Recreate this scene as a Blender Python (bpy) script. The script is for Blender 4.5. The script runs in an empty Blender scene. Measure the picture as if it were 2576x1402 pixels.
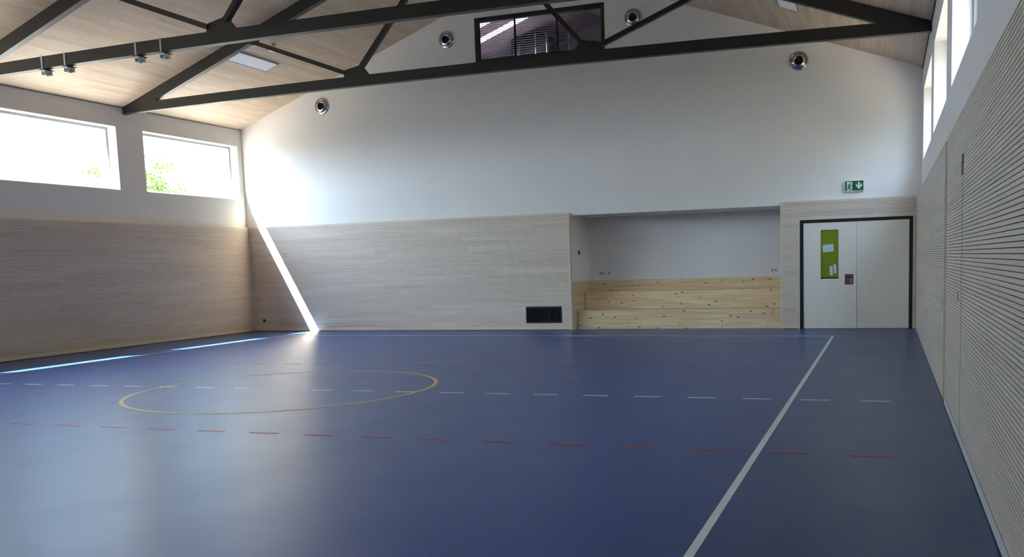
import bpy, bmesh, math, random
from mathutils import Vector, Matrix
random.seed(7)
SC = bpy.context.scene
COL = SC.collection

# ------------------------------------------------------------------ camera
CH = 1.65
f_px, yaw, pitch, roll = 2298.998, 0.3318, -0.1038, -0.0295
cy, sy = math.cos(yaw), math.sin(yaw)
cp, sp = math.cos(pitch), math.sin(pitch)
fwd = Vector((-sy*cp, cy*cp, sp)); rgt = Vector((cy, sy, 0)); upv = rgt.cross(fwd)
cr, sr = math.cos(roll), math.sin(roll)
R_ = cr*rgt + sr*upv; U_ = -sr*rgt + cr*upv
cam_d = bpy.data.cameras.new('camera'); cam = bpy.data.objects.new('camera', cam_d); COL.objects.link(cam)
cam_d.sensor_fit = 'HORIZONTAL'; cam_d.sensor_width = 36.0
cam_d.lens = f_px*36.0/2576.0
cam_d.shift_x = -153.8/2576.0; cam_d.shift_y = 200.8/2576.0
cam_d.clip_start = 0.05; cam_d.clip_end = 500
M = Matrix((R_, U_, -fwd)).transposed().to_4x4(); M.translation = Vector((0, 0, CH))
cam.matrix_world = M
SC.camera = cam

# ------------------------------------------------------------------ view, sky, sun
SC.view_settings.view_transform = 'Standard'; SC.view_settings.look = 'None'
SC.view_settings.gamma = 1.0; SC.view_settings.use_curve_mapping = False
SC.view_settings.exposure = 0.14
SKY = 21.5; LOBE = 2.2
world = bpy.data.worlds.new('sky'); SC.world = world; world.use_nodes = True
wn = world.node_tree.nodes; wl = world.node_tree.links; wn.clear()
wo = wn.new('ShaderNodeOutputWorld'); wb = wn.new('ShaderNodeBackground')
SUNV = Vector((0.530, 0.525, -1.0)).normalized()
tc = wn.new('ShaderNodeTexCoord'); sx_ = wn.new('ShaderNodeSeparateXYZ'); rp = wn.new('ShaderNodeValToRGB')
wl.new(tc.outputs['Generated'], sx_.inputs[0]); wl.new(sx_.outputs['Z'], rp.inputs[0])
rp.color_ramp.elements[0].position = 0.0; rp.color_ramp.elements[0].color = (0.74, 0.86, 1.0, 1)
rp.color_ramp.elements[1].position = 0.7; rp.color_ramp.elements[1].color = (0.52, 0.67, 1.0, 1)
e_ = rp.color_ramp.elements.new(0.25); e_.color = (0.64, 0.80, 1.0, 1)
# the sky is brighter around the sun
dt_ = wn.new('ShaderNodeVectorMath'); dt_.operation = 'DOT_PRODUCT'; wl.new(tc.outputs['Generated'], dt_.inputs[0]); dt_.inputs[1].default_value = -SUNV
def wm(op, a, b):
    n_ = wn.new('ShaderNodeMath'); n_.operation = op
    for i_, v_ in enumerate((a, b)):
        if isinstance(v_, (int, float)): n_.inputs[i_].default_value = v_
        else: wl.new(v_, n_.inputs[i_])
    return n_.outputs[0]
lobe = wm('POWER', wm('MAXIMUM', dt_.outputs['Value'], 0.0), 2.5)
strength = wm('MULTIPLY', wm('ADD', wm('MULTIPLY', lobe, LOBE), 0.36), SKY)
wl.new(rp.outputs[0], wb.inputs[0]); wl.new(strength, wb.inputs[1]); wl.new(wb.outputs[0], wo.inputs[0])
sun_d = bpy.data.lights.new('sun', 'SUN'); sun = bpy.data.objects.new('sun', sun_d); COL.objects.link(sun)
sun_d.energy = 150.0; sun_d.angle = math.radians(0.53); sun_d.color = (1.0, 0.95, 0.86)
sun.rotation_euler = SUNV.to_track_quat('-Z', 'Y').to_euler(); sun.location = (-30, -20, 40)

# ------------------------------------------------------------------ helpers
def lin(c):
    return tuple(((x/255.0)/12.92 if x/255.0 <= 0.04045 else ((x/255.0+0.055)/1.055)**2.4) for x in c) + (1.0,)

def mat(name, rgb, rough=0.6, metal=0.0, spec=0.5, noise=0.0, nscale=8.0, bump=0.0, bscale=60.0, emit=None, estr=0.0):
    m = bpy.data.materials.new(name); m.use_nodes = True
    nt = m.node_tree; b = nt.nodes['Principled BSDF']
    c = lin(rgb)
    b.inputs['Base Color'].default_value = c
    b.inputs['Roughness'].default_value = rough; b.inputs['Metallic'].default_value = metal
    b.inputs['Specular IOR Level'].default_value = spec
    g = nt.nodes.new('ShaderNodeNewGeometry')
    if noise:
        n = nt.nodes.new('ShaderNodeTexNoise'); n.inputs['Scale'].default_value = nscale; n.inputs['Detail'].default_value = 4
        nt.links.new(g.outputs['Position'], n.inputs['Vector'])
        r = nt.nodes.new('ShaderNodeMapRange'); r.inputs[1].default_value = 0.3; r.inputs[2].default_value = 0.7
        r.inputs[3].default_value = 1-noise; r.inputs[4].default_value = 1+noise
        nt.links.new(n.outputs[0], r.inputs[0])
        v = nt.nodes.new('ShaderNodeVectorMath'); v.operation = 'SCALE'; v.inputs[0].default_value = c[:3]
        nt.links.new(r.outputs[0], v.inputs['Scale']); nt.links.new(v.outputs[0], b.inputs['Base Color'])
    if bump:
        n = nt.nodes.new('ShaderNodeTexNoise'); n.inputs['Scale'].default_value = bscale; n.inputs['Detail'].default_value = 3
        nt.links.new(g.outputs['Position'], n.inputs['Vector'])
        bp = nt.nodes.new('ShaderNodeBump'); bp.inputs['Strength'].default_value = bump; bp.inputs['Distance'].default_value = 0.01
        nt.links.new(n.outputs[0], bp.inputs['Height']); nt.links.new(bp.outputs[0], b.inputs['Normal'])
    if emit:
        b.inputs['Emission Color'].default_value = lin(emit); b.inputs['Emission Strength'].default_value = estr
    return m

def math_node(nt, op, a, b=None):
    n = nt.nodes.new('ShaderNodeMath'); n.operation = op
    for i, v in enumerate((a, b)):
        if v is None: continue
        if isinstance(v, (int, float)): n.inputs[i].default_value = v
        else: nt.links.new(v, n.inputs[i])
    return n.outputs[0]

def slat_mat(name, along, across, c1, c2, pitch=0.03, length=1.6, rough=0.5, spec=0.35, k=1.0):
    """whitewashed laths: tone changes from lath to lath and at the finger joints"""
    m = bpy.data.materials.new(name); m.use_nodes = True
    nt = m.node_tree; b = nt.nodes['Principled BSDF']; b.inputs['Roughness'].default_value = rough
    b.inputs['Specular IOR Level'].default_value = spec
    g = nt.nodes.new('ShaderNodeNewGeometry'); s = nt.nodes.new('ShaderNodeSeparateXYZ')
    nt.links.new(g.outputs['Position'], s.inputs[0])
    A, X = s.outputs[along], s.outputs[across]
    vals = []
    for mul, ln in ((1.0, length), (4.0, length*1.7)):
        idx = math_node(nt, 'FLOOR', math_node(nt, 'DIVIDE', X, pitch*k*mul))
        w1 = nt.nodes.new('ShaderNodeTexWhiteNoise'); w1.noise_dimensions = '1D'; nt.links.new(idx, w1.inputs['W'])
        off = math_node(nt, 'MULTIPLY', w1.outputs['Value'], 13.0)
        seg = math_node(nt, 'FLOOR', math_node(nt, 'ADD', math_node(nt, 'DIVIDE', A, ln), off))
        cb = nt.nodes.new('ShaderNodeCombineXYZ'); nt.links.new(idx, cb.inputs[0]); nt.links.new(seg, cb.inputs[1])
        w2 = nt.nodes.new('ShaderNodeTexWhiteNoise'); w2.noise_dimensions = '2D'; nt.links.new(cb.outputs[0], w2.inputs['Vector'])
        vals.append(w2.outputs['Value'])
    v = math_node(nt, 'ADD', math_node(nt, 'MULTIPLY', vals[0], 0.5), math_node(nt, 'MULTIPLY', vals[1], 0.5))
    # long grain
    mp = nt.nodes.new('ShaderNodeMapping'); sc = [40.0, 40.0, 40.0]; sc['XYZ'.index(along)] = 1.2
    mp.inputs['Scale'].default_value = sc; nt.links.new(g.outputs['Position'], mp.inputs[0])
    no = nt.nodes.new('ShaderNodeTexNoise'); no.inputs['Scale'].default_value = 1.0; nt.links.new(mp.outputs[0], no.inputs['Vector'])
    v = math_node(nt, 'ADD', math_node(nt, 'MULTIPLY', v, 0.75), math_node(nt, 'MULTIPLY', no.outputs[0], 0.25))
    mx = nt.nodes.new('ShaderNodeMix'); mx.data_type = 'RGBA'
    nt.links.new(v, mx.inputs[0]); mx.inputs[6].default_value = lin(c1); mx.inputs[7].default_value = lin(c2)
    nt.links.new(mx.outputs[2], b.inputs['Base Color'])
    return m

def spruce_mat(name, c1, c2, along='X'):
    """knotty three-layer spruce board: long grain, dark knots"""
    m = bpy.data.materials.new(name); m.use_nodes = True
    nt = m.node_tree; b = nt.nodes['Principled BSDF']; b.inputs['Roughness'].default_value = 0.5
    b.inputs['Specular IOR Level'].default_value = 0.3
    g = nt.nodes.new('ShaderNodeNewGeometry'); mp = nt.nodes.new('ShaderNodeMapping')
    sc = [14.0, 14.0, 14.0]; sc['XYZ'.index(along)] = 0.7
    mp.inputs['Scale'].default_value = sc; nt.links.new(g.outputs['Position'], mp.inputs[0])
    no = nt.nodes.new('ShaderNodeTexNoise'); no.inputs['Scale'].default_value = 1.4; no.inputs['Detail'].default_value = 5
    nt.links.new(mp.outputs[0], no.inputs['Vector'])
    r = nt.nodes.new('ShaderNodeMapRange'); r.inputs[1].default_value = 0.35; r.inputs[2].default_value = 0.68
    nt.links.new(no.outputs[0], r.inputs[0])
    mx = nt.nodes.new('ShaderNodeMix'); mx.data_type = 'RGBA'; nt.links.new(r.outputs[0], mx.inputs[0])
    mx.inputs[6].default_value = lin(c1); mx.inputs[7].default_value = lin(c2)
    mp2 = nt.nodes.new('ShaderNodeMapping'); sc2 = [5.2, 5.2, 7.0]; sc2['XYZ'.index(along)] = 2.6
    sc2 = [7.5, 7.5, 9.5]; sc2['XYZ'.index(along)] = 3.9; mp2.inputs['Scale'].default_value = sc2; nt.links.new(g.outputs['Position'], mp2.inputs[0])
    vo = nt.nodes.new('ShaderNodeTexVoronoi'); vo.inputs['Scale'].default_value = 1.0; nt.links.new(mp2.outputs[0], vo.inputs['Vector'])
    r2 = nt.nodes.new('ShaderNodeMapRange'); r2.inputs[1].default_value = 0.09; r2.inputs[2].default_value = 0.17
    r2.inputs[3].default_value = 1.0; r2.inputs[4].default_value = 0.0
    nt.links.new(vo.outputs['Distance'], r2.inputs[0])
    mx2 = nt.nodes.new('ShaderNodeMix'); mx2.data_type = 'RGBA'; nt.links.new(r2.outputs[0], mx2.inputs[0])
    nt.links.new(mx.outputs[2], mx2.inputs[6]); mx2.inputs[7].default_value = lin((112, 74, 40))
    nt.links.new(mx2.outputs[2], b.inputs['Base Color'])
    return m

def glass_mat(name, tint=(1, 1, 1)):
    m = bpy.data.materials.new(name); m.use_nodes = True
    nt = m.node_tree; nt.nodes.clear()
    o = nt.nodes.new('ShaderNodeOutputMaterial'); t = nt.nodes.new('ShaderNodeBsdfTransparent'); t.inputs[0].default_value = (*tint, 1)
    g = nt.nodes.new('ShaderNodeBsdfGlossy'); g.inputs['Roughness'].default_value = 0.02
    lw = nt.nodes.new('ShaderNodeLayerWeight'); lw.inputs['Blend'].default_value = 0.5
    pw = math_node(nt, 'POWER', lw.outputs['Facing'], 5.0)
    fr = math_node(nt, 'ADD', math_node(nt, 'MULTIPLY', pw, 0.9), 0.03)
    mx = nt.nodes.new('ShaderNodeMixShader'); nt.links.new(fr, mx.inputs[0])
    nt.links.new(t.outputs[0], mx.inputs[1]); nt.links.new(g.outputs[0], mx.inputs[2]); nt.links.new(mx.outputs[0], o.inputs[0])
    return m

class MB:
    def __init__(self): self.v = []; self.f = []
    def box(self, x0, x1, y0, y1, z0, z1):
        n = len(self.v)
        self.v += [(x0,y0,z0),(x1,y0,z0),(x1,y1,z0),(x0,y1,z0),(x0,y0,z1),(x1,y0,z1),(x1,y1,z1),(x0,y1,z1)]
        self.f += [(n+a, n+b, n+c, n+d) for a,b,c,d in ((0,3,2,1),(4,5,6,7),(0,1,5,4),(1,2,6,5),(2,3,7,6),(3,0,4,7))]
        return self
    def prism(self, pts, ax, a, b):
        """pts: polygon in the two other axes (order XZ for Y, YZ for X, XY for Z), counter order free"""
        n = len(self.v); k = len(pts)
        for d in (a, b):
            for p in pts:
                self.v.append({'Y': (p[0], d, p[1]), 'X': (d, p[0], p[1]), 'Z': (p[0], p[1], d)}[ax])
        self.f.append(tuple(range(n, n+k))); self.f.append(tuple(range(n+2*k-1, n+k-1, -1)))
        for i in range(k):
            j = (i+1) % k; self.f.append((n+i, n+j, n+k+j, n+k+i))
        return self
    def bar(self, p0, p1, w, h, up=(0, 0, 1)):
        p0, p1 = Vector(p0), Vector(p1); d = (p1-p0).normalized(); u = Vector(up)
        s = d.cross(u).normalized(); u = s.cross(d).normalized(); n = len(self.v)
        for p in (p0, p1):
            for a, b in ((-1,-1),(1,-1),(1,1),(-1,1)):
                self.v.append(tuple(p + s*(a*w/2) + u*(b*h/2)))
        self.f += [(n,n+3,n+2,n+1),(n+4,n+5,n+6,n+7)] + [(n+i, n+(i+1)%4, n+4+(i+1)%4, n+4+i) for i in range(4)]
        return self
    def tube(self, p0, p1, r0, r1=None, seg=20, caps=True):
        r1 = r0 if r1 is None else r1
        p0, p1 = Vector(p0), Vector(p1); d = (p1-p0).normalized()
        u = d.orthogonal().normalized(); s = d.cross(u); n = len(self.v)
        for p, r in ((p0, r0), (p1, r1)):
            for i in range(seg):
                a = 2*math.pi*i/seg; self.v.append(tuple(p + u*(math.cos(a)*r) + s*(math.sin(a)*r)))
        self.f += [(n+i, n+(i+1)%seg, n+seg+(i+1)%seg, n+seg+i) for i in range(seg)]
        if caps: self.f += [tuple(range(n+seg-1, n-1, -1)), tuple(range(n+seg, n+2*seg))]
        return self
    def lathe(self, c, ax, prof, seg=48):
        """prof: (radius, height along axis)"""
        c = Vector(c); d = Vector(ax).normalized(); u = d.orthogonal().normalized(); s = d.cross(u); n = len(self.v); k = len(prof)
        for i in range(seg):
            a = 2*math.pi*i/seg
            for r, h in prof: self.v.append(tuple(c + d*h + u*(math.cos(a)*r) + s*(math.sin(a)*r)))
        for i in range(seg):
            j = (i+1) % seg
            for q in range(k-1): self.f.append((n+i*k+q, n+j*k+q, n+j*k+q+1, n+i*k+q+1))
        return self
    def build(self, name, m, parent=None, bev=0.0, smooth=False, origin=None):
        me = bpy.data.meshes.new(name); vs = self.v
        o = bpy.data.objects.new(name, me); COL.objects.link(o)
        if parent is not None:
            o.parent = parent
            pw = parent.location if parent.parent is None else parent.location + parent.parent.location
            vs = [(a-pw[0], b-pw[1], c-pw[2]) for a, b, c in vs]
        elif origin is not None:
            o.location = origin; vs = [(a-origin[0], b-origin[1], c-origin[2]) for a, b, c in vs]
        me.from_pydata(vs, [], self.f); me.update()
        bm = bmesh.new(); bm.from_mesh(me); bmesh.ops.recalc_face_normals(bm, faces=bm.faces); bm.to_mesh(me); bm.free()
        if m: me.materials.append(m)
        if smooth:
            for p in me.polygons: p.use_smooth = True
            md = o.modifiers.new('edge', 'EDGE_SPLIT'); md.split_angle = math.radians(35)
        if bev:
            md = o.modifiers.new('soft', 'BEVEL'); md.width = bev; md.segments = 2; md.limit_method = 'ANGLE'
        return o

def empty(name, loc):
    o = bpy.data.objects.new(name, None); COL.objects.link(o); o.location = loc; o.empty_display_size = 0.1
    return o
def tag(o, label, cat, group=None):
    o['label'] = label; o['category'] = cat
    if group: o['group'] = group
    return o
def struct(o, label=None, cat=None):
    o['kind'] = 'structure'
    if label: o['label'] = label
    if cat: o['category'] = cat
    return o
def copy_tree(o, parent=None):
    c = o.copy(); COL.objects.link(c)
    if parent is not None: c.parent = parent
    for ch in o.children: copy_tree(ch, c)
    return c

# ------------------------------------------------------------------ dimensions
D = 21.42                # front of the end wall lining
DW = 21.48               # plaster face of the end wall
Y0 = -4.5                # wall behind the camera
XL, XR = -16.93, 0.713   # plaster faces of the side walls
PL = -16.83              # lining face, left
HP = 2.89
SL = 0.368; EAVE = 5.60
XC = (-16.87+0.71)/2; RIDGE = EAVE + SL*(XC+16.87)
def zroof(x): return RIDGE - SL*abs(x-XC)
TH = 0.52
RT = Vector((1, 0, SL)).normalized()

# ------------------------------------------------------------------ materials
white = mat('plaster_white', (231, 226, 220), 0.9, spec=0.2, noise=0.012, nscale=1.5, bump=0.05, bscale=120)
wood_x = slat_mat('lath_end_wall', 'X', 'Z', (208, 189, 168), (234, 219, 202))
wood_y = slat_mat('lath_side_wall', 'Y', 'Z', (208, 187, 166), (234, 217, 200))
wood_y_painted = slat_mat('lath_lacquered', 'Y', 'Z', (206, 192, 174), (222, 210, 193), rough=0.38, spec=0.5)
wood_c = slat_mat('lath_ceiling', 'Y', 'X', (184, 160, 135), (220, 199, 175), k=0.9385, length=1.1)
groove = mat('groove_brown', (88, 66, 52), 0.9)
trimw = slat_mat('trim_wood', 'X', 'Z', (208, 190, 164), (222, 206, 182), pitch=0.4, length=3.0)
trimv = slat_mat('trim_wood_upright', 'Z', 'X', (208, 190, 164), (222, 206, 182), pitch=0.4, length=3.0)
tan = mat('jamb_wood', (190, 165, 138), 0.6, noise=0.05, nscale=6)
spruce = spruce_mat('spruce_board', (212, 182, 138), (236, 212, 172))
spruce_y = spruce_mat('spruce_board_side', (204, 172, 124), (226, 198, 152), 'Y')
steel = mat('black_steel', (23, 22, 20), 0.45, spec=0.5, noise=0.06, nscale=3)
black = mat('black_frame', (18, 18, 19), 0.45)
frame_grey = mat('frame_grey', (128, 136, 140), 0.45)
glass = glass_mat('window_glass', (0.93, 0.97, 0.97))
chrome = mat('chrome', (196, 195, 196), 0.2, 1.0)
zinc = mat('galvanised', (226, 236, 232), 0.4, 0.15)
strap_m = mat('strap_grey', (196, 194, 180), 0.5, 0.1)
dark = mat('dark_hole', (4, 4, 4), 0.9)
plastic_w = mat('white_plastic', (232, 232, 230), 0.45)
doorw = mat('door_lacquer', (232, 225, 210), 0.42, noise=0.01)
green = mat('exit_green', (6, 92, 48), 0.4)
signw = mat('sign_white', (214, 226, 220), 0.4)
lime = mat('lime_glass', (120, 140, 14), 0.12, spec=0.6)
paper = mat('paper', (196, 214, 212), 0.8)
paving = mat('paving', (116, 104, 90), 0.9, noise=0.08, nscale=0.6)

def floor_mat():
    m = mat('blue_linoleum', (52, 80, 140), 0.36, spec=0.5)
    nt = m.node_tree; b = nt.nodes['Principled BSDF']
    g = nt.nodes.new('ShaderNodeNewGeometry')
    n = nt.nodes.new('ShaderNodeTexNoise'); n.inputs['Scale'].default_value = 5.0; n.inputs['Detail'].default_value = 8; n.inputs['Roughness'].default_value = 0.7
    nt.links.new(g.outputs['Position'], n.inputs['Vector'])
    mx = nt.nodes.new('ShaderNodeMix'); mx.data_type = 'RGBA'; nt.links.new(n.outputs[0], mx.inputs[0])
    mx.inputs[6].default_value = lin((27, 54, 106)); mx.inputs[7].default_value = lin((36, 66, 120))
    nt.links.new(mx.outputs[2], b.inputs['Base Color'])
    b.inputs['Specular IOR Level'].default_value = 0.66; b.inputs['Specular Tint'].default_value = (0.50, 0.78, 1.0, 1)
    n2 = nt.nodes.new('ShaderNodeTexNoise'); n2.inputs['Scale'].default_value = 1.3; n2.inputs['Detail'].default_value = 3
    nt.links.new(g.outputs['Position'], n2.inputs['Vector'])
    r = nt.nodes.new('ShaderNodeMapRange'); r.inputs[3].default_value = 0.31; r.inputs[4].default_value = 0.39
    nt.links.new(n2.outputs[0], r.inputs[0]); nt.links.new(r.outputs[0], b.inputs['Roughness'])
    return m
floor_m = floor_mat()
line_w = mat('paint_white', (214, 216, 212), 0.45, noise=0.03)
line_r = mat('paint_red', (146, 44, 40), 0.45, noise=0.04)
line_y = mat('paint_yellow', (206, 172, 84), 0.45, noise=0.03)

# ------------------------------------------------------------------ outside
grass = mat('meadow', (42, 42, 30), 0.95, noise=0.2, nscale=0.8)
g = MB().box(-26, 7.5, -22, 34, -0.42, -0.32).build('outdoor_paving', paving)
struct(g, 'pale paved ground around the hall', 'ground')
g = MB().box(-160, 160, -140, 160, -0.60, -0.42).build('outdoor_meadow', grass)
struct(g, 'green meadow beyond the paving', 'ground')

# ------------------------------------------------------------------ floor
fl = MB().box(XL-TH, XR+TH, Y0-0.3, D+2.0, -0.3, 0.0).build('floor', floor_m); struct(fl)

# ------------------------------------------------------------------ side walls with windows
WL = [(17.89, 21.29), (13.70, 17.07), (9.51, 12.88), (5.32, 8.69), (1.13, 4.50), (-3.06, 0.31)]
WR = [(17.30, 20.85), (12.95, 16.45), (8.72, 12.00), (4.50, 7.85), (0.30, 3.65), (-3.90, -0.50)]
def side_wall(name, x0, x1, wins, zs, zh, ztop, y_end):
    mb = MB(); mb.box(x0, x1, Y0-0.3, y_end, -0.3, zs); 
    mb.box(x0, x1, Y0-0.3, y_end, zh, ztop)
    ys = sorted(wins); e = [Y0-0.3] + [v for w in ys for v in w] + [y_end]
    for i in range(0, len(e), 2): mb.box(x0, x1, e[i], e[i+1], zs, zh)
    return struct(mb.build(name, white))
side_wall('wall_left', XL-TH, XL, WL, 3.665, 5.11, 5.90, DW+0.3)
side_wall('wall_right', XR, XR+TH, WR, 3.60, 5.05, 5.90, DW+0.3)
def side_window(n, xa, xb, w, zs, zh):
    y0, y1 = w; fw = 0.055; root = empty('window_%d' % n, ((xa+xb)/2, (y0+y1)/2, zs)); struct(root)
    mb = MB(); a, b = min(xa, xb), max(xa, xb)
    mb.box(a, b, y0, y1, zs, zs+fw).box(a, b, y0, y1, zh-fw, zh).box(a, b, y0, y0+fw, zs+fw, zh-fw).box(a, b, y1-fw, y1, zs+fw, zh-fw)
    mb.build('window_frame', frame_grey, root)
    xm = (a+b)/2
    MB().box(xm-0.012, xm+0.012, y0+fw, y1-fw, zs+fw, zh-fw).build('window_pane', glass, root)
n = 1
for w in WL[:6]:
    side_window(n, XL-0.25, XL-0.32, w, 3.665, 5.11); n += 1
for w in WR[:6]:
    side_window(n, XR+0.23, XR+0.30, w, 3.60, 5.05); n += 1

# ------------------------------------------------------------------ end wall (gable) with its openings
REC = (-7.36, -2.30, 2.815); DOOR = (-1.865, 0.54, 2.46); TW = (-9.74, -6.37, 6.69, 7.77)
mb = MB()
def col(x0, x1, z0, z1=None, y0=DW, y1=DW+0.3):
    if z1 is not None: mb.box(x0, x1, y0, y1, z0, z1)
    elif x0 < XC < x1:
        mb.prism([(x0, z0), (x1, z0), (x1, zroof(x1)+0.2), (XC, RIDGE+0.2), (x0, zroof(x0)+0.2)], 'Y', y0, y1)
    else:
        mb.prism([(x0, z0), (x1, z0), (x1, zroof(x1)+0.2), (x0, zroof(x0)+0.2)], 'Y', y0, y1)
xs = sorted([XL, TW[0], REC[0], TW[1], REC[1], DOOR[0], DOOR[1], XR])
for a, b in zip(xs[:-1], xs[1:]):
    m_ = (a+b)/2; low = 0.0
    if REC[0] < m_ < REC[1]: low = REC[2]
    if DOOR[0] < m_ < DOOR[1]: low = DOOR[2]
    if TW[0] < m_ < TW[1]:
        col(a, b, low, TW[2]); col(a, b, TW[3])
    else: col(a, b, low)
struct(mb.build('wall_end', white))
# wall behind the camera
mb = MB(); mb.prism([(XL, 0), (XR, 0), (XR, zroof(XR)+0.2), (XC, RIDGE+0.2), (XL, zroof(XL)+0.2)], 'Y', Y0-0.3, Y0)
struct(mb.build('wall_back', white))

# seating niche shell
NB = 23.02
mb = MB()
mb.box(REC[0]-0.15, REC[0], DW+0.3, NB+0.15, 0, 3.0)
mb.box(REC[1], REC[1]+0.15, DW+0.3, NB+0.15, 0, 3.0)
mb.box(REC[0], REC[1], NB, NB+0.15, 0, 3.0)
mb.box(REC[0], REC[1], DW+0.3, NB, REC[2], 3.0)
struct(mb.build('wall_niche', white))

# ------------------------------------------------------------------ ceiling of laths running along the hall
mb = MB(); p_ = 0.03/math.sqrt(1+SL*SL); nrm = Vector((-SL, 0, 1)).normalized()
nsl = int((XC-XL)/p_)
for side in (-1, 1):
    for i in range(nsl+1):
        d0 = i*p_ + 0.0022; d1 = (i+1)*p_ - 0.0022
        xa, xb = XC+side*d0, XC+side*d1
        if side < 0: xb = max(xb, XL)
        else: xb = min(xb, XR)
        if abs(xb-xa) < 0.004 or (xa-xb)*side > 0: continue
        mb.prism([(xa, zroof(xa)), (xb, zroof(xb)), (xb, zroof(xb)+0.016), (xa, zroof(xa)+0.016)], 'Y', Y0, DW)
cl = mb.build('ceiling', wood_c); struct(cl)
mb = MB()
mb.prism([(XL-TH, zroof(XL-TH)+0.018), (XC, RIDGE+0.018), (XR+TH, zroof(XR+TH)+0.018), (XR+TH, zroof(XR+TH)+0.3), (XC, RIDGE+0.3), (XL-TH, zroof(XL-TH)+0.3)], 'Y', Y0-0.3, DW+0.3)
mb.build('ceiling_backing', groove, cl)

# ------------------------------------------------------------------ wall linings
def lining_x(name, x0, x1, z0, z1, y=D, holes=(), th=0.06, m=wood_x, label=None):
    """laths along X on the end wall"""
    root = empty(name, ((x0+x1)/2, y, 0))
    mb = MB(); z = z0; P = 0.03
    while z < z1-0.001:
        zt = min(z+P-0.0055, z1); segs = [(x0, x1)]
        for hx0, hx1, hz0, hz1 in holes:
            if zt > hz0 and z < hz1:
                segs = [s for a, b in segs for s in ((a, min(b, hx0)), (max(a, hx1), b)) if s[1]-s[0] > 0.005]
        for a, b in segs: mb.box(a, b, y, y+0.014, z, zt)
        z += P
    mb.build('lath_panel', m, root)
    bk = MB(); segs = [(x0, x1)]
    if holes:
        hx0, hx1, hz0, hz1 = holes[0]
        bk.box(x0, hx0, y+0.014, y+th, z0, z1)
        if hx1 < x1: bk.box(hx1, x1, y+0.014, y+th, z0, z1)
        if hz0 > z0: bk.box(hx0, hx1, y+0.014, y+th, z0, hz0)
        if hz1 < z1: bk.box(hx0, hx1, y+0.014, y+th, hz1, z1)
    else: bk.box(x0, x1, y+0.014, y+th, z0, z1)
    bk.build('backing', groove, root)
    return root
def lining_y(name, x, sgn, y0, y1, z0, z1, m=wood_y, th=0.09, holes=()):
    root = empty(name, (x, (y0+y1)/2, 0)); mb = MB(); z = z0
    a, b = sorted((x, x+sgn*0.014)); c, d = sorted((x+sgn*0.014, x+sgn*th))
    while z < z1-0.001:
        zt = min(z+0.0245, z1); segs = [(y0, y1)]
        for h0, h1, hz0, hz1 in holes:
            if zt > hz0+0.002 and z < hz1-0.002:
                segs = [s for p, q in segs for s in ((p, min(q, h0)), (max(p, h1), q)) if s[1]-s[0] > 0.005]
        for p, q in segs: mb.box(a, b, p, q, z, zt)
        z += 0.03
    mb.build('lath_panel', m, root)
    bk = MB()
    if holes:
        h0, h1, hz0, hz1 = holes[0]
        bk.box(c, d, y0, h0, z0, z1).box(c, d, h1, y1, z0, z1).box(c, d, h0, h1, z0, hz0).box(c, d, h0, h1, hz1, z1)
    else: bk.box(c, d, y0, y1, z0, z1)
    bk.build('backing', groove, root)
    return root
# left side wall
ll = lining_y('wall_lining', PL, -1, Y0, D, 0.115, HP-0.02, th=0.10)
MB().box(XL, PL+0.002, Y0, D, HP-0.02, HP).build('top_edging', trimw, ll)
tag(ll, 'long pale lath wall lining under the big windows of the sunlit side wall', 'wall panel')
# end wall, left of the niche, with a hole for the air grille
GR = (-8.60, -7.64, 0.185, 0.58)
le = lining_x('wall_lining', PL, -7.43, 0.115, HP-0.02, holes=[GR])
MB().box(PL, -7.43, D-0.002, DW, HP-0.02, HP).build('top_edging', trimw, le)
MB().box(-7.43, -7.38, D-0.004, DW, 0.0, HP).build('side_edging', trimv, le)
tag(le, 'pale lath lining of the end wall with the sun stripe and low black grille', 'wall panel')
# end wall, around the door
ld = lining_x('wall_lining', -2.25, 0.60, 0.115, HP-0.02, holes=[(-1.905, 0.57, -1, 2.50)])
MB().box(-2.295, 0.60, D-0.002, DW, HP-0.02, HP).build('top_edging', trimw, ld)
MB().box(-2.295, -2.25, D-0.004, DW, 0.0, HP).build('side_edging', trimv, ld)
MB().box(-1.905, -1.868, D-0.003, DW, 0.0, 2.463).box(-1.905, 0.575, D-0.003, DW, 2.463, 2.516).box(0.543, 0.575, D-0.003, DW, 0, 2.463).build('door_edging', trimv, ld)
tag(ld, 'pale lath wall lining framing the white double door under the exit sign', 'wall panel')
# right side wall, two leaves
lr = lining_y('wall_lining', 0.607, 1, 11.07, D, 0.075, 2.84, m=wood_y_painted, th=0.104)
MB().box(0.607, XR-0.001, 11.03, 11.07, 0.0, 2.86).build('end_board', tan, lr)
MB().box(0.604, 0.620, 11.025, 11.075, 0.0, 2.86).build('end_edging', trimv, lr)
MB().box(0.604, XR-0.001, 11.07, D, 2.84, 2.86).build('top_edging', trimw, lr)
tag(lr, 'lacquered lath wall lining between the door corner and the upright wood edge, side wall', 'wall panel')
VS = (8.36, 8.62, 2.30, 2.465)
ln = lining_y('wall_lining', 0.600, 1, Y0, 10.60, 0.105, 2.843, m=wood_y_painted, th=0.111, holes=[VS])
MB().box(0.600, XR-0.001, Y0, 10.60, 2.843, 2.85).build('top_edging', trimw, ln)
MB().box(0.5985, 0.601, 8.425, 8.432, 0.105, 2.28).build('door_seam', groove, ln)
tag(ln, 'lath wall lining close to the camera with a small slot and pull handle', 'wall panel')
MB().box(0.690, 0.712, 8.34, 8.64, 2.28, 2.485).build('slot_back', tan, ln)
struct(MB().box(XR-0.022, XR, Y0, DW, zroof(XR)-0.035, zroof(XR)+0.004).build('eave_shadow_right', black))  # black strip stands in for the dark shadow line at the eave
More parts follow.
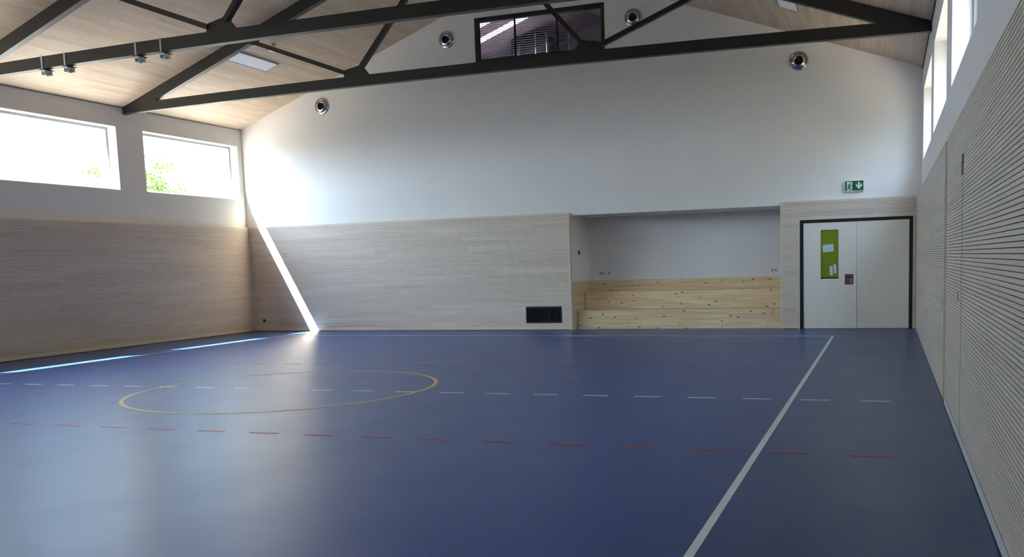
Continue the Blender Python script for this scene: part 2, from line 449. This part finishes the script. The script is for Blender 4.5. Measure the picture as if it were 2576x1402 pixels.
struct(MB().box(XL, XL+0.012, Y0, DW, zroof(XL)-0.014, zroof(XL)+0.004).build('eave_shadow_left', mat('eave_shadow_grey', (120, 112, 108), 0.9)))  # thinner grey strip, painted shadow line along the window-side eave
# skirtings
bw = slat_mat('skirting_wood', 'X', 'Z', (212, 192, 160), (222, 204, 174), pitch=0.4, length=3)
bwy = slat_mat('skirting_wood_side', 'Y', 'Z', (212, 192, 160), (222, 204, 174), pitch=0.4, length=3)
bpt = mat('skirting_painted', (196, 196, 194), 0.45)
struct(MB().box(XL, PL, Y0, D, 0.012, 0.108).build('baseboard_left', bwy))
struct(MB().box(PL, -7.43, D-0.003, DW, 0.012, 0.108).build('baseboard_end', bw))
struct(MB().box(-2.25, -1.905, D-0.003, DW, 0.012, 0.108).box(0.575, 0.607, D-0.003, DW, 0.012, 0.108).build('baseboard_door', bw))
struct(MB().box(0.603, XR, 11.07, D, 0.012, 0.072).build('baseboard_right', bpt))
struct(MB().box(0.596, XR, Y0, 10.60, 0.012, 0.098).build('baseboard_near', bpt))
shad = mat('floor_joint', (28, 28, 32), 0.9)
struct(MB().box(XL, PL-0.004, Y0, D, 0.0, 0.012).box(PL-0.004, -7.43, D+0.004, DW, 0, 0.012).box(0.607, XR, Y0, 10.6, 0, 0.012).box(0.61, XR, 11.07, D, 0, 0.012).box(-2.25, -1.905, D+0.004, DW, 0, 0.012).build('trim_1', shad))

# ------------------------------------------------------------------ door
dr = empty('door_1', (-0.66, D+0.03, 0)); struct(dr)
dx0, dx1, dz = -1.865, 0.54, 2.46; s = -0.64
MB().box(dx0, -1.792, D-0.004, D+0.16, 0, dz).box(0.468, dx1, D-0.004, D+0.16, 0, dz).box(-1.792, 0.468, D-0.004, D+0.16, 2.395, dz).build('door_frame', black, dr)
GX = (-1.412, -1.025, 1.13, 2.225); HX = (-0.888, -0.70, 0.989, 1.224)
leaf = MB()
yl0, yl1 = D+0.012, D+0.075
def rects_minus(x0, x1, z0, z1, holes):
    xs = sorted({x0, x1, *[h[0] for h in holes], *[h[1] for h in holes]}); zs = sorted({z0, z1, *[h[2] for h in holes], *[h[3] for h in holes]})
    out = []
    for a, b in zip(xs[:-1], xs[1:]):
        for c, d in zip(zs[:-1], zs[1:]):
            mx_, mz_ = (a+b)/2, (c+d)/2
            if not any(h[0] < mx_ < h[1] and h[2] < mz_ < h[3] for h in holes): out.append((a, b, c, d))
    return out
for a, b, c, d in rects_minus(-1.788, s-0.005, 0.008, 2.390, [GX, HX]): leaf.box(a, b, yl0, yl1, c, d)
lf = leaf.build('door_leaf', doorw, dr)
lf2 = MB().box(s+0.003, 0.464, yl0, yl1, 0.008, 2.390).build('door_leaf', doorw, dr)
MB().box(s-0.050, s-0.001, yl0-0.010, yl0-0.001, 0.008, 2.385).build('cover_strip', mat('strip_lacquer', (236, 226, 216), 0.45), dr)
gp = MB().box(GX[0], GX[1], D+0.045, D+0.055, GX[2]+0.03, GX[3]).build('glass_panel', lime, dr); gp['label'] = 'lime green glass panel'
fb = MB(); t = 0.012
fb.box(GX[0]-t, GX[1]+t, yl0-0.004, yl0, GX[3], GX[3]+t).box(GX[0]-t, GX[1]+t, yl0-0.004, yl0, GX[2]-t, GX[2]).box(GX[0]-t, GX[0], yl0-0.004, yl0, GX[2], GX[3]).box(GX[1], GX[1]+t, yl0-0.004, yl0, GX[2], GX[3])
fb.build('glazing_bead', doorw, dr)
MB().box(GX[0], GX[1], D+0.043, D+0.055, GX[2], GX[2]+0.03).build('bottom_rail', dark, dr)
hb = MB().box(HX[0], HX[1], D+0.055, D+0.065, HX[2], HX[3]); w_ = 0.008
hb.box(HX[0], HX[0]+w_, yl0, D+0.055, HX[2], HX[3]).box(HX[1]-w_, HX[1], yl0, D+0.055, HX[2], HX[3]).box(HX[0], HX[1], yl0, D+0.055, HX[3]-w_, HX[3]).box(HX[0], HX[1], yl0, D+0.055, HX[2], HX[2]+w_)
pan = hb.build('handle_recess', mat('recess_wood', (132, 104, 82), 0.6), dr)
hd = MB().box(-0.86, -0.735, D+0.018, D+0.032, 1.147, 1.163).tube((-0.742, D+0.025, 1.155), (-0.742, D+0.055, 1.155), 0.010).build('door_handle', black, pan)
hp_ = MB().box(-0.775, -0.735, D+0.046, D+0.055, 1.005, 1.135).tube((-0.755, D+0.05, 1.07), (-0.755, D+0.028, 1.07), 0.012).build('lock_plate', chrome, pan)
struct(MB().box(dx0, dx1, D+0.17, D+0.2, 0, dz).build('trim_2', dark))
# notes on the glass panel
def quadnote(name, pts, label, y=D+0.040):
    o = MB().prism(pts, 'Y', y, y+0.0015).build(name, paper, origin=(pts[0][0], y, pts[0][1]))
    return tag(o, label, 'paper', 'paper notes on the door glass')
quadnote('paper_note', [(-1.362, 1.725), (-1.130, 1.742), (-1.137, 1.905), (-1.370, 1.888)], 'large blank sheet taped high on the lime door glass, slightly tilted')
quadnote('paper_note', [(-1.213, 1.205), (-1.148, 1.205), (-1.150, 1.410), (-1.218, 1.410)], 'narrow upright note low on the lime door glass, nearer its middle')
quadnote('paper_note', [(-1.128, 1.245), (-1.065, 1.250), (-1.073, 1.450), (-1.138, 1.446)], 'narrow tilted note low on the lime door glass, next to its edge')

# ------------------------------------------------------------------ exit sign
sx0, sx1, sz0, sz1 = -0.895, -0.483, 3.045, 3.285; sy0 = DW-0.075
sg = empty('exit_sign', (-0.69, DW, sz0))
MB().box(sx0, sx1, sy0, DW, sz0, sz1).build('sign_housing', plastic_w, sg, bev=0.004)
MB().box(sx0+0.012, sx1-0.012, sy0-0.003, sy0, sz0+0.016, sz1-0.010).build('sign_face', green, sg)
W_ = sx1-sx0-0.024; H_ = sz1-sz0-0.026; ox, oz = sx0+0.012, sz0+0.016
def S(u, v): return (ox+u*W_, oz+v*H_)
ys0 = sy0-0.005
pic = MB()
pic.prism([S(.095, .02), S(.395, .02), S(.395, .90), S(.095, .90)], 'Y', ys0, sy0-0.003)
pic.build('door_symbol', signw, sg)
ar = MB().prism([S(.70, .90), S(.80, .90), S(.80, .52), S(.93, .74), S(.92, .50), S(.755, .14), S(.59, .50), S(.58, .74), S(.70, .52)], 'Y', ys0, sy0-0.003)
ar = MB()
ar.prism([S(.705, .88), S(.805, .88), S(.805, .40), S(.705, .40)], 'Y', ys0, sy0-0.003)
ar.prism([S(.755, .14), S(.925, .50), S(.925, .74), S(.755, .38)], 'Y', ys0-0.0002, sy0-0.003)
ar.prism([S(.755, .14), S(.585, .50), S(.585, .74), S(.755, .38)], 'Y', ys0-0.0004, sy0-0.003)
ar.build('arrow_symbol', signw, sg)
man = MB(); ym = ys0-0.002
def limb(pts, w):
    for i in range(len(pts)-1):
        a, b = Vector((S(*pts[i])[0], 0, S(*pts[i])[1])), Vector((S(*pts[i+1])[0], 0, S(*pts[i+1])[1]))
        d = (b-a).normalized(); nn = Vector((-d.z, 0, d.x))*w/2; a2 = a-d*w*0.3; b2 = b+d*w*0.3
        man.prism([((a2+nn).x, (a2+nn).z), ((b2+nn).x, (b2+nn).z), ((b2-nn).x, (b2-nn).z), ((a2-nn).x, (a2-nn).z)], 'Y', ym-0.0001*i, ys0)
limb([(.13, .50), (.19, .64), (.27, .63), (.33, .52), (.42, .50)], 0.014)
limb([(.245, .62), (.225, .42)], 0.026)
limb([(.225, .44), (.19, .22), (.08, .22)], 0.019)
limb([(.235, .40), (.32, .12), (.27, .02)], 0.019)
c0 = S(.285, .77); man.tube((c0[0], ym, c0[1]), (c0[0], ys0, c0[1]), 0.014)
man.build('running_figure', green, sg)
tag(sg, 'green and white exit sign with running figure and down arrow above the double door', 'sign')

# ------------------------------------------------------------------ high gable window and the loft behind it
tw = empty('window_13', ((TW[0]+TW[1])/2, DW, TW[2])); struct(tw)
x0, x1, z0, z1 = TW; fwid = 0.11
MB().box(x0, x1, DW-0.012, DW+0.10, z0, z0+fwid*0.6).box(x0, x1, DW-0.012, DW+0.10, z1-fwid, z1).box(x0, x0+fwid, DW-0.012, DW+0.10, z0+fwid*0.6, z1-fwid).box(x1-fwid*0.75, x1, DW-0.012, DW+0.10, z0+fwid*0.6, z1-fwid).build('window_frame', black, tw)
for xm in (-8.68, -7.58):
    MB().box(xm-0.016, xm+0.016, DW+0.02, DW+0.08, z0+fwid*0.6, z1-fwid).build('mullion', black, tw)
MB().box(x0+fwid, x1-0.08, DW+0.055, DW+0.065, z0+0.066, z1-fwid).build('window_pane', glass, tw)
lv = MB(); z = z0+0.09
while z < z1-fwid-0.01:
    lv.prism([(DW+0.12, z), (DW+0.165, z+0.004), (DW+0.165, z+0.012), (DW+0.12, z+0.008)], 'X', x0+0.10, x1-0.08); z += 0.0535
lv.build('louvre_blind', black, tw)
loft = mat('loft_wall', (128, 121, 130), 0.8, noise=0.15, nscale=2)
loft_d = mat('loft_roof', (122, 108, 112), 0.8, noise=0.2, nscale=3)
LY0, LY1 = DW+0.3, 27.0
mb = MB()
mb.box(-13.5, -3.0, LY0, LY1, 6.10, 6.25)
mb.prism([(-13.5, 6.25), (-3.0, 6.25), (-3.0, zroof(-3.0)), (XC, RIDGE), (-13.5, zroof(-13.5))], 'Y', LY1, LY1+0.15)
mb.box(-13.65, -13.5, LY0, LY1, 6.1, zroof(-13.5)+.1); mb.box(-3.0, -2.85, LY0, LY1, 6.1, zroof(-3.0)+.1)
struct(mb.build('wall_loft', loft))
mb = MB()
def slab(xa, xb, ya, yb): mb.prism([(xa, zroof(xa)), (xb, zroof(xb)), (xb, zroof(xb)+0.15), (xa, zroof(xa)+0.15)], 'Y', ya, yb)
slab(XC, -2.8, LY0, LY1+.2)
slab(-9.30, XC, LY0, LY1+.2); slab(-13.7, -11.25, LY0, LY1+.2)
slab(-11.25, -9.30, LY0, 22.1); slab(-11.25, -10.0, 22.1, 22.35); slab(-9.80, -9.30, 22.1, 23.25)
slab(-11.25, -9.30, 23.2, 23.82); slab(-11.25, -9.30, 24.15, LY1+.2)
struct(mb.build('ceiling_loft', loft_d))
lu = empty('ventilation_unit', (-9.6, 25.2, 6.25))
MB().box(-10.18, -9.02, 24.9, 25.5, 6.25, 8.03).build('casing', dark, lu, bev=0.01)
MB().box(-10.10, -9.9, 24.88, 24.9, 7.3, 7.9).build('access_panel', steel, lu)
tag(lu, 'dark boxy unit standing in the loft behind the high slatted window', 'ventilation unit')
rod_m = mat('rod_light', (120, 116, 124), 0.6)
for i, (x, y) in enumerate([(-9.28, 24.5), (-8.95, 24.5), (-8.3, 24.5), (-8.0, 24.5)]):
    o = MB().tube((x, y, 6.25), (x, y, min(8.05, zroof(x)-0.0)), 0.007, seg=8).build('loft_rod', rod_m, origin=(x, y, 6.25))
    tag(o, 'thin pale upright rod standing in the loft behind the high slatted window', 'rod', 'pale rods in the loft')
o = empty('loft_pipe', (-7.15, 24.0, 6.26))
red = mat('red_pipe', (190, 80, 80), 0.5)
MB().tube((-7.15, 24.0, 6.26), (-7.15, 24.0, 7.95), 0.035, seg=12).build('pipe', red, o)
MB().tube((-7.15, 24.0, 7.7), (-6.7, 24.0, 7.72), 0.022, seg=12).build('branch', red, o)
tag(o, 'red upright pipe with a branch in the loft behind the high slatted window', 'pipe')

# ------------------------------------------------------------------ steel trusses
def truss(yc, label):
    w = 0.14; ya, yb = yc-w/2, yc+w/2
    root = empty('roof_truss', (XC, yc, 5.43))
    # bottom chord: slightly cambered box section
    mb = MB(); N = 16; x0, x1 = XL+0.001, XR-0.001; h = 0.21
    def zb(x): u = (x-XC)/((x1-x0)/2); return 5.43 + 0.09*(1-u*u)
    prev = None
    lo = [(x0+(x1-x0)*i/N, zb(x0+(x1-x0)*i/N)) for i in range(N+1)]
    hi = [(x, z+h) for x, z in reversed(lo)]
    for i in range(N):
        mb.prism([lo[i], lo[i+1], (lo[i+1][0], lo[i+1][1]+h), (lo[i][0], lo[i][1]+h)], 'Y', ya, yb)
    o = mb.build('bottom_chord', steel, root)
    bm = bmesh.new(); bm.from_mesh(o.data); bmesh.ops.remove_doubles(bm, verts=bm.verts, dist=1e-5)
    dup = {}
    for fc in bm.faces: dup.setdefault(tuple(sorted(v.index for v in fc.verts)), []).append(fc)
    bm.verts.index_update()
    dup = {}
    for fc in bm.faces: dup.setdefault(tuple(sorted(v.index for v in fc.verts)), []).append(fc)
    kill = [fc for L in dup.values() if len(L) > 1 for fc in L]
    bmesh.ops.delete(bm, geom=kill, context='FACES_ONLY'); bmesh.ops.recalc_face_normals(bm, faces=bm.faces); bm.to_mesh(o.data); bm.free()
    # top chords, right under the ceiling
    for sgn in (-1, 1):
        xe = x0 if sgn < 0 else x1; d = 0.265
        ze = zroof(xe)-0.002
        MB().prism([(xe, ze-0.16), (xe+(-sgn)*0.0, ze), (XC, RIDGE-0.002), (XC, RIDGE-d), (xe-sgn*0.42, zroof(xe-sgn*0.42)-d)], 'Y', ya+0.003, yb-0.003).build('top_chord', steel, root)
    # nodes
    for sgn in (-1, 1):
        g0 = [(-2.89, 5.69), (-2.87, 5.79), (-2.84, 5.87), (-2.50, 5.94), (-2.38, 5.87), (-2.26, 5.72), (-2.26, 5.60), (-2.89, 5.60)]
        pts = [(XC+sgn*a, z+0.005) for a, z in g0]
        gp_ = MB().prism(pts, 'Y', yc-0.014, yc+0.014).build('gusset_plate', steel, root)
        for bx, bz in ((2.78, 5.80), (2.70, 5.83), (2.50, 5.83), (2.47, 5.88)):
            MB().tube((XC-sgn*bx, yc-0.03, bz), (XC-sgn*bx, yc-0.012, bz), 0.014, seg=6).build('bolt', steel, gp_)
        # web to the ridge
        MB().bar((XC-sgn*2.47, yc, 5.885), (XC-sgn*0.14, yc, 8.52), 0.09, 0.105, (0, 1, 0)).build('web_member', steel, root)
        # web to the outer top chord
        zz = zroof(XC+5.15)-0.26
        MB().bar((XC-sgn*2.84, yc, 5.815), (XC-sgn*5.22, yc, zz+0.04), 0.09, 0.09, (0, 1, 0)).build('web_member', steel, root)
        MB().prism([(XC-sgn*4.95, zz+0.13), (XC-sgn*5.02, zz-0.06), (XC-sgn*5.34, zz-0.03), (XC-sgn*5.55, zz-0.1)], 'Y', yc-0.014, yc+0.014).build('gusset_plate', steel, root)
    MB().prism([(XC-0.3, 8.5), (XC-0.12, 8.30), (XC+0.12, 8.30), (XC+0.3, 8.5)], 'Y', yc-0.014, yc+0.014).build('gusset_plate', steel, root)
    return tag(root, label, 'roof truss')
truss(17.39, 'black steel roof truss crossing in front of the high slatted window')
truss(13.20, 'black steel roof truss carrying four grey clamps on its lower beam')

# clamps on the second truss
YB = 13.20
def zchord(x): u = (x-XC)/((XR-XL)/2); return 5.43 + 0.09*(1-u*u)
def clamp(x):
    zb = zchord(x); root = empty('beam_clamp', (x, YB, zb))
    ya, yb = YB-0.07, YB+0.07
    MB().box(x-0.018, x+0.018, ya-0.008, ya-0.001, zb-0.02, zb+0.225).box(x-0.018, x+0.018, yb+0.001, yb+0.008, zb-0.02, zb+0.225).box(x-0.018, x+0.018, ya-0.008, yb+0.008, zb+0.213, zb+0.221).build('strap', strap_m, root)
    MB().box(x-0.045, x+0.075, ya-0.03, yb+0.05, zb-0.028, zb-0.016).build('base_plate', steel, root)
    ey = MB()
    ey.box(x-0.03, x+0.055, ya-0.01, yb+0.02, zb-0.062, zb-0.028)
    ey.box(x-0.03, x-0.02, ya-0.01, yb+0.02, zb-0.115, zb-0.062).box(x+0.045, x+0.055, ya-0.01, yb+0.02, zb-0.115, zb-0.062)
    ey.build('bracket', zinc, root, bev=0.003)
    MB().tube((x-0.045, YB, zb-0.098), (x+0.07, YB, zb-0.098), 0.016, seg=16).build('axle', chrome, root, smooth=True)
    MB().tube((x+0.012-0.012, YB, zb-0.098), (x+0.012+0.012, YB, zb-0.098), 0.034, seg=24).build('roller', zinc, root, smooth=True)
    return root
c_ = clamp(-14.60)
labs = ['grey steel clamp closest of the four to the window wall', 'grey steel clamp second along the beam from the window wall', 'grey steel clamp third along the beam from the window wall', 'grey steel clamp beside the gusset plate, last of the four on the beam']
for i, x in enumerate((-14.60, -14.06, -12.44, -11.89)):
    o = c_ if i == 0 else copy_tree(c_)
    o.location = (x, YB, zchord(x)); tag(o, labs[i], 'clamp', 'clamps on the truss beam')

# ------------------------------------------------------------------ round air nozzles
def nozzle(x, z):
    root = empty('air_nozzle', (x, DW, z))
    MB().lathe((x, DW, z), (0, -1, 0), [(0.19, 0.0), (0.21, 0.004), (0.213, 0.018), (0.20, 0.034), (0.178, 0.040), (0.165, 0.030), (0.160, 0.022)]).build('outer_ring', chrome, root, smooth=True)
    MB().lathe((x, DW, z), (0, -1, 0), [(0.160, 0.008), (0.158, 0.028), (0.148, 0.045), (0.125, 0.060), (0.100, 0.066), (0.093, 0.060), (0.090, 0.02), (0.090, 0.004)]).build('inner_ring', chrome, root, smooth=True)
    MB().lathe((x, DW, z), (0, -1, 0), [(0.0, 0.012), (0.092, 0.012)]).build('throat', dark, root)
    return root
nz = nozzle(-10.526, 7.336)
nl = ['round chrome air nozzle high beside the slatted window, sunlit window side', 'round chrome air nozzle high beside the slatted window, partly behind a truss bar', 'round chrome air nozzle lower on the end wall, above the door side', 'round chrome air nozzle lower on the end wall, near the sunlit corner']
for i, (x, z) in enumerate([(-10.526, 7.336), (-5.662, 7.335), (-1.877, 5.981), (-14.279, 6.002)]):
    o = nz if i == 0 else copy_tree(nz)
    o.location = (x, DW, z); tag(o, nl[i], 'air nozzle', 'round air nozzles on the end wall')

# ------------------------------------------------------------------ ceiling lights and detector
diff = mat('diffuser', (248, 249, 252), 0.3)
alu = mat('light_frame', (150, 152, 156), 0.4, 0.4)
def ceiling_light(xc, y0, y1, label):
    w = 0.20; h = 0.020
    root = empty('ceiling_light', (xc, (y0+y1)/2, zroof(xc)))
    mb = MB(); 
    def pr(a, b, ya, yb, d0, d1, m=None):
        mb.prism([(a, zroof(a)-d0), (b, zroof(b)-d0), (b, zroof(b)-d1), (a, zroof(a)-d1)], 'Y', ya, yb)
    pr(xc-w, xc-w+.025, y0, y1, 0, .028); pr(xc+w-.025, xc+w, y0, y1, 0, .028)
    pr(xc-w+.025, xc+w-.025, y0, y0+.025, 0, .028); pr(xc-w+.025, xc+w-.025, y1-.025, y1, 0, .028)
    mb.build('light_frame', alu, root)
    mb = MB(); pr(xc-w+.025, xc+w-.025, y0+.025, y1-.025, .002, .022); mb.build('diffuser', diff, root)
    return tag(root, label, 'ceiling light', 'flat ceiling lights')
ceiling_light(-14.16, 17.72, 19.29, 'flat white ceiling light on the slope over the big windows')
ceiling_light(-1.86, 17.60, 19.16, 'flat white ceiling light on the slope over the door side')
dt = empty('smoke_detector', (-13.40, 18.36, zroof(-13.40)))
zz = zroof(-13.40)
MB().lathe((-13.40, 18.36, zz), (0, 0, -1), [(0.0, -0.01), (0.05, -0.01), (0.05, 0.05), (0.0, 0.05)], 24).build('mount', tan, dt, smooth=True)
MB().lathe((-13.40, 18.36, zz-0.05), (0, 0, -1), [(0.0, 0.0), (0.045, 0.0), (0.105, 0.07), (0.11, 0.10), (0.09, 0.115), (0.0, 0.115)], 32).build('detector_head', plastic_w, dt, smooth=True)
tag(dt, 'small white detector hanging from the lath ceiling beside the flat light', 'detector')

# ------------------------------------------------------------------ seating niche: stepped spruce bench
b = empty('stepped_bench', (-4.83, 21.70, 0))
bx0, bx1 = REC[0]+0.02, REC[1]-0.001
R1, R2 = 21.70, 22.36
MB().box(bx0+0.02, bx1, R1, R1+0.025, 0.0, 0.437).build('riser', spruce, b)
MB().box(bx0+0.02, bx1, R1-0.004, R2, 0.437, 0.462).build('seat_board', spruce, b)
MB().box(bx0+0.02, bx1, R2, R2+0.025, 0.462, 0.877).build('riser', spruce, b)
MB().box(bx0+0.02, bx1, R2-0.004, NB-0.022, 0.877, 0.902).build('seat_board', spruce, b)
MB().box(bx0+0.02, bx1, NB-0.022, NB-0.001, 0.902, 1.178).build('backrest_board', spruce, b)
tag(b, 'two-step bench of knotty spruce boards in the wall niche', 'bench')
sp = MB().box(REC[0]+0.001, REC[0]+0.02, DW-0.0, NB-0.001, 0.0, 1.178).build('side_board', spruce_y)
tag(sp, 'knotty spruce board lining the side of the niche beside the lath wall', 'board')
bt = MB().box(-6.80, -3.55, 22.28, 22.30, 0.4625, 0.477).build('batten', trimw, origin=(-5.2, 22.29, 0.462))
tag(bt, 'thin pale wooden batten lying on the lower step of the bench', 'batten')

# sockets, switches, grille
sock = mat('socket_white', (206, 205, 200), 0.4); sock_d = mat('socket_shade', (150, 148, 144), 0.6)
def socket(name, x, z, y, n_, label, ax='Y'):
    w = 0.082; root = empty(name, (x, y, z))
    for i in range(n_):
        xo = x + i*w
        MB().box(xo-w/2+.001, xo+w/2-.001, y-0.009, y, z-w/2, z+w/2).build('cover_plate', sock, root, bev=0.003)
        MB().lathe((xo, y-0.0095, z), (0, -1, 0), [(0.0, 0.0005), (0.02, 0.0005), (0.021, 0.003), (0.0235, 0.003), (0.024, 0.0)], 24).build('insert', sock_d, root)
    return tag(root, label, 'socket')
socket('wall_socket', -7.10, 1.362, NB, 2, 'double white socket low on the niche wall near its lath-wall corner')
socket('wall_socket', -6.87, 1.356, NB, 1, 'single white socket beside the double one on the niche wall')
socket('wall_socket', -2.665, 1.332, NB, 2, 'double white socket on the niche wall beside the door lining')
sw = empty('wall_switch', (REC[0], 22.02, 1.915))
MB().box(REC[0], REC[0]+0.012, 21.97, 22.09, 1.86, 1.965).build('cover_plate', sock_d, sw)
MB().box(REC[0]+0.012, REC[0]+0.02, 22.00, 22.08, 1.87, 1.955).build('rocker', black, sw)
tag(sw, 'small black switch on the side wall of the niche', 'switch')
# small black socket in the sunlit corner
fs = empty('floor_socket', (-16.49, D, 0.26))
MB().box(-16.535, -16.455, D-0.012, D, 0.255, 0.335).build('cover_plate', mat('dark_plastic', (42, 44, 40), 0.5), fs, bev=0.003)
MB().box(-16.52, -16.47, D-0.018, D-0.012, 0.27, 0.32).build('insert', black, fs)
tag(fs, 'small dark wall socket low on the laths in the sunlit corner', 'socket')
gr = empty('air_grille', (-8.12, D, GR[2]))
g_m = mat('grille_black', (22, 25, 29), 0.35)
x0, x1, z0, z1 = GR; t = 0.028
MB().box(x0, x1, D-0.006, D+0.02, z0, z0+t).box(x0, x1, D-0.006, D+0.02, z1-t, z1).box(x0, x0+t, D-0.006, D+0.02, z0+t, z1-t).box(x1-t, x1, D-0.006, D+0.02, z0+t, z1-t).build('grille_frame', g_m, gr)
lv = MB()
for i in range(22):
    xx = x0+t+(i+0.5)*(x1-x0-2*t)/22; lv.box(xx-0.004, xx+0.004, D+0.006, D+0.035, z0+t, z1-t)
lv.build('fins', g_m, gr)
MB().box(x0+t+0.58, x0+t+0.60, D, D+0.03, z0+t, z1-t).build('divider', g_m, gr)
MB().box(x0, x1, D+0.045, DW, z0, z1).build('backing', mat('grille_back', (14, 17, 22), 0.6), gr)
tag(gr, 'black rectangular air grille set low in the lath lining of the end wall', 'grille')

# things on the side wall close by
ph = empty('pull_handle', (0.60, 8.48, 1.22))
MB().box(0.594, 0.600, 8.44, 8.52, 1.215, 1.335).build('handle_plate', zinc, ph, bev=0.002)
MB().tube((0.582, 8.48, 1.24), (0.582, 8.48, 1.31), 0.006, seg=12).tube((0.582, 8.48, 1.24), (0.594, 8.48, 1.24), 0.005, seg=10).tube((0.582, 8.48, 1.31), (0.594, 8.48, 1.31), 0.005, seg=10).build('grip', chrome, ph, smooth=True)
tag(ph, 'small steel pull handle set in the lath lining close to the camera', 'handle')
wp = empty('wall_plate', (0.607, 21.2, 1.10))
MB().box(0.597, 0.607, 20.95, 21.10, 1.08, 1.36).build('cover_plate', zinc, wp)
tag(wp, 'narrow grey metal plate on the lacquered laths next to the door corner', 'plate')

# ------------------------------------------------------------------ court markings
zf0, zf1 = 0.0003, 0.0018
XS = -1.0375; YE = 19.62
def painted(name, mb, m, label):
    xs = [v[0] for v in mb.v]; ys = [v[1] for v in mb.v]
    return tag(mb.build(name, m, origin=((min(xs)+max(xs))/2, (min(ys)+max(ys))/2, 0)), label, 'floor line')
painted('court_line', MB().box(XS-.0275, XS+.0275, 2.0, 19.47, zf0, zf1), line_w, 'solid white court line running from the camera towards the double door')
painted('court_line', MB().prism([(-14.72, 19.95), (XS+.0275, 19.42), (XS+.0275, 19.48), (-14.72, 20.01)], 'Z', zf0, zf1), line_w, 'thin solid white court line running parallel to the end wall')
painted('court_line', MB().box(-14.72, -14.67, 2.0, 20.0, zf0, zf1), line_w, 'solid white court line along the sunlit window wall')
def dashed(y, x_start, count, m, label, w=0.05):
    root = empty('dashed_line', (-8.0, y, 0)); pitch, ln_ = 0.6624, 0.3292
    for i in range(count):
        x1 = x_start-i*pitch
        MB().box(x1-ln_, x1, y-w/2, y+w/2, zf0, zf1).build('dash', m, root)
    return tag(root, label, 'floor line')
dashed(7.756, 0.057, 18, line_r, 'dashed red court line on the camera side of the yellow circle')
dashed(10.742, 0.057, 22, line_w, 'dashed white court line through the yellow circle')
dashed(13.754, 0.057, 24, line_r, 'dashed red court line between the yellow circle and the end wall')
# circle
mb = MB(); seg = 128; ro, ri = 2.124, 2.070; cx_, cy_ = -8.02, 10.79; n0 = 0
pts = []
for i in range(seg):
    a = 2*math.pi*i/seg
    for r, z in ((ri, zf1+.0001), (ro, zf1+.0001), (ro, zf1+.0010), (ri, zf1+.0010)): mb.v.append((cx_+r*math.cos(a), cy_+r*math.sin(a), z))
for i in range(seg):
    j = (i+1) % seg
    for q in range(4): mb.f.append((4*i+q, 4*j+q, 4*j+(q+1)%4, 4*i+(q+1)%4))
painted('court_circle', mb, line_y, 'yellow centre circle painted on the blue floor')

# ------------------------------------------------------------------ trees outside the windows
leaf_m = mat('leaf_green', (104, 128, 62), 0.6, noise=0.25, nscale=2)
bark = mat('bark', (92, 74, 56), 0.9)
def tree(x, y, cz, rx, ry, rz, nleaf, label):
    root = empty('tree', (x, y, -0.32)); mb = MB()
    mb.tube((x, y, -0.32), (x, y, cz-rz*0.3), 0.2, 0.1, seg=10)
    for i in range(7):
        a = i*0.9; mb.tube((x, y, cz-rz*0.7+0.1*i), (x+math.cos(a)*rx*0.6, y+math.sin(a)*ry*0.6, cz+rz*0.35), 0.06, 0.02, seg=6)
    mb.build('trunk', bark, root)
    lb = MB(); cl = []
    for i in range(46):
        u = Vector((random.gauss(0, 1), random.gauss(0, 1), random.gauss(0, 1))).normalized()*random.uniform(0.45, 0.95)
        cl.append((Vector((x+u.x*rx, y+u.y*ry, cz+u.z*rz)), random.uniform(0.3, 0.55)))
    for i in range(nleaf):
        c, r = random.choice(cl)
        p = c + Vector((random.gauss(0, 1), random.gauss(0, 1), random.gauss(0, 0.8)))*r*0.5
        a = Vector((random.gauss(0, 1), random.gauss(0, 1), random.gauss(0, 1))).normalized(); b2 = a.orthogonal().normalized()
        s_ = random.uniform(0.05, 0.11); q = len(lb.v)
        lb.v += [tuple(p-a*s_), tuple(p+b2*s_*0.55), tuple(p+a*s_), tuple(p-b2*s_*0.55)]
        lb.f.append((q, q+1, q+2, q+3))
    lb.build('foliage', leaf_m, root)
    return tag(root, label, 'tree')
tree(-30, 31.0, 4.4, 2.0, 1.9, 3.0, 7000, 'leafy green tree outside the window next to the end wall')
tree(-30, 23.1, 3.2, 2.0, 1.9, 2.3, 6000, 'low leafy tree outside the second window from the end wall')

# tree belt beyond the door-side wall: it greens and dims the light of those windows
mb = MB(); n1, n2 = 90, 16
for i in range(n1+1):
    for j in range(n2+1):
        t_ = math.pi*j/n2; y_ = -25+75*i/n1
        r_ = 1+0.10*math.sin(i*1.7)+0.08*math.sin(i*0.6+j)+random.uniform(-.06, .06)
        mb.v.append((10.5-2.6*r_*math.cos(t_), y_, -0.32+7.4*r_*math.sin(t_)**0.7 if 0 < j < n2 else -0.32))
for i in range(n1):
    for j in range(n2):
        q = i*(n2+1)+j; mb.f.append((q, q+1, q+n2+2, q+n2+1))
tb = mb.build('tree_belt', mat('belt_green', (66, 61, 42), 0.9, noise=0.3, nscale=1.5), origin=(10.5, 12, -0.32))
tb['kind'] = 'stuff'; tb['label'] = 'belt of green trees outside the door-side windows'; tb['category'] = 'trees'
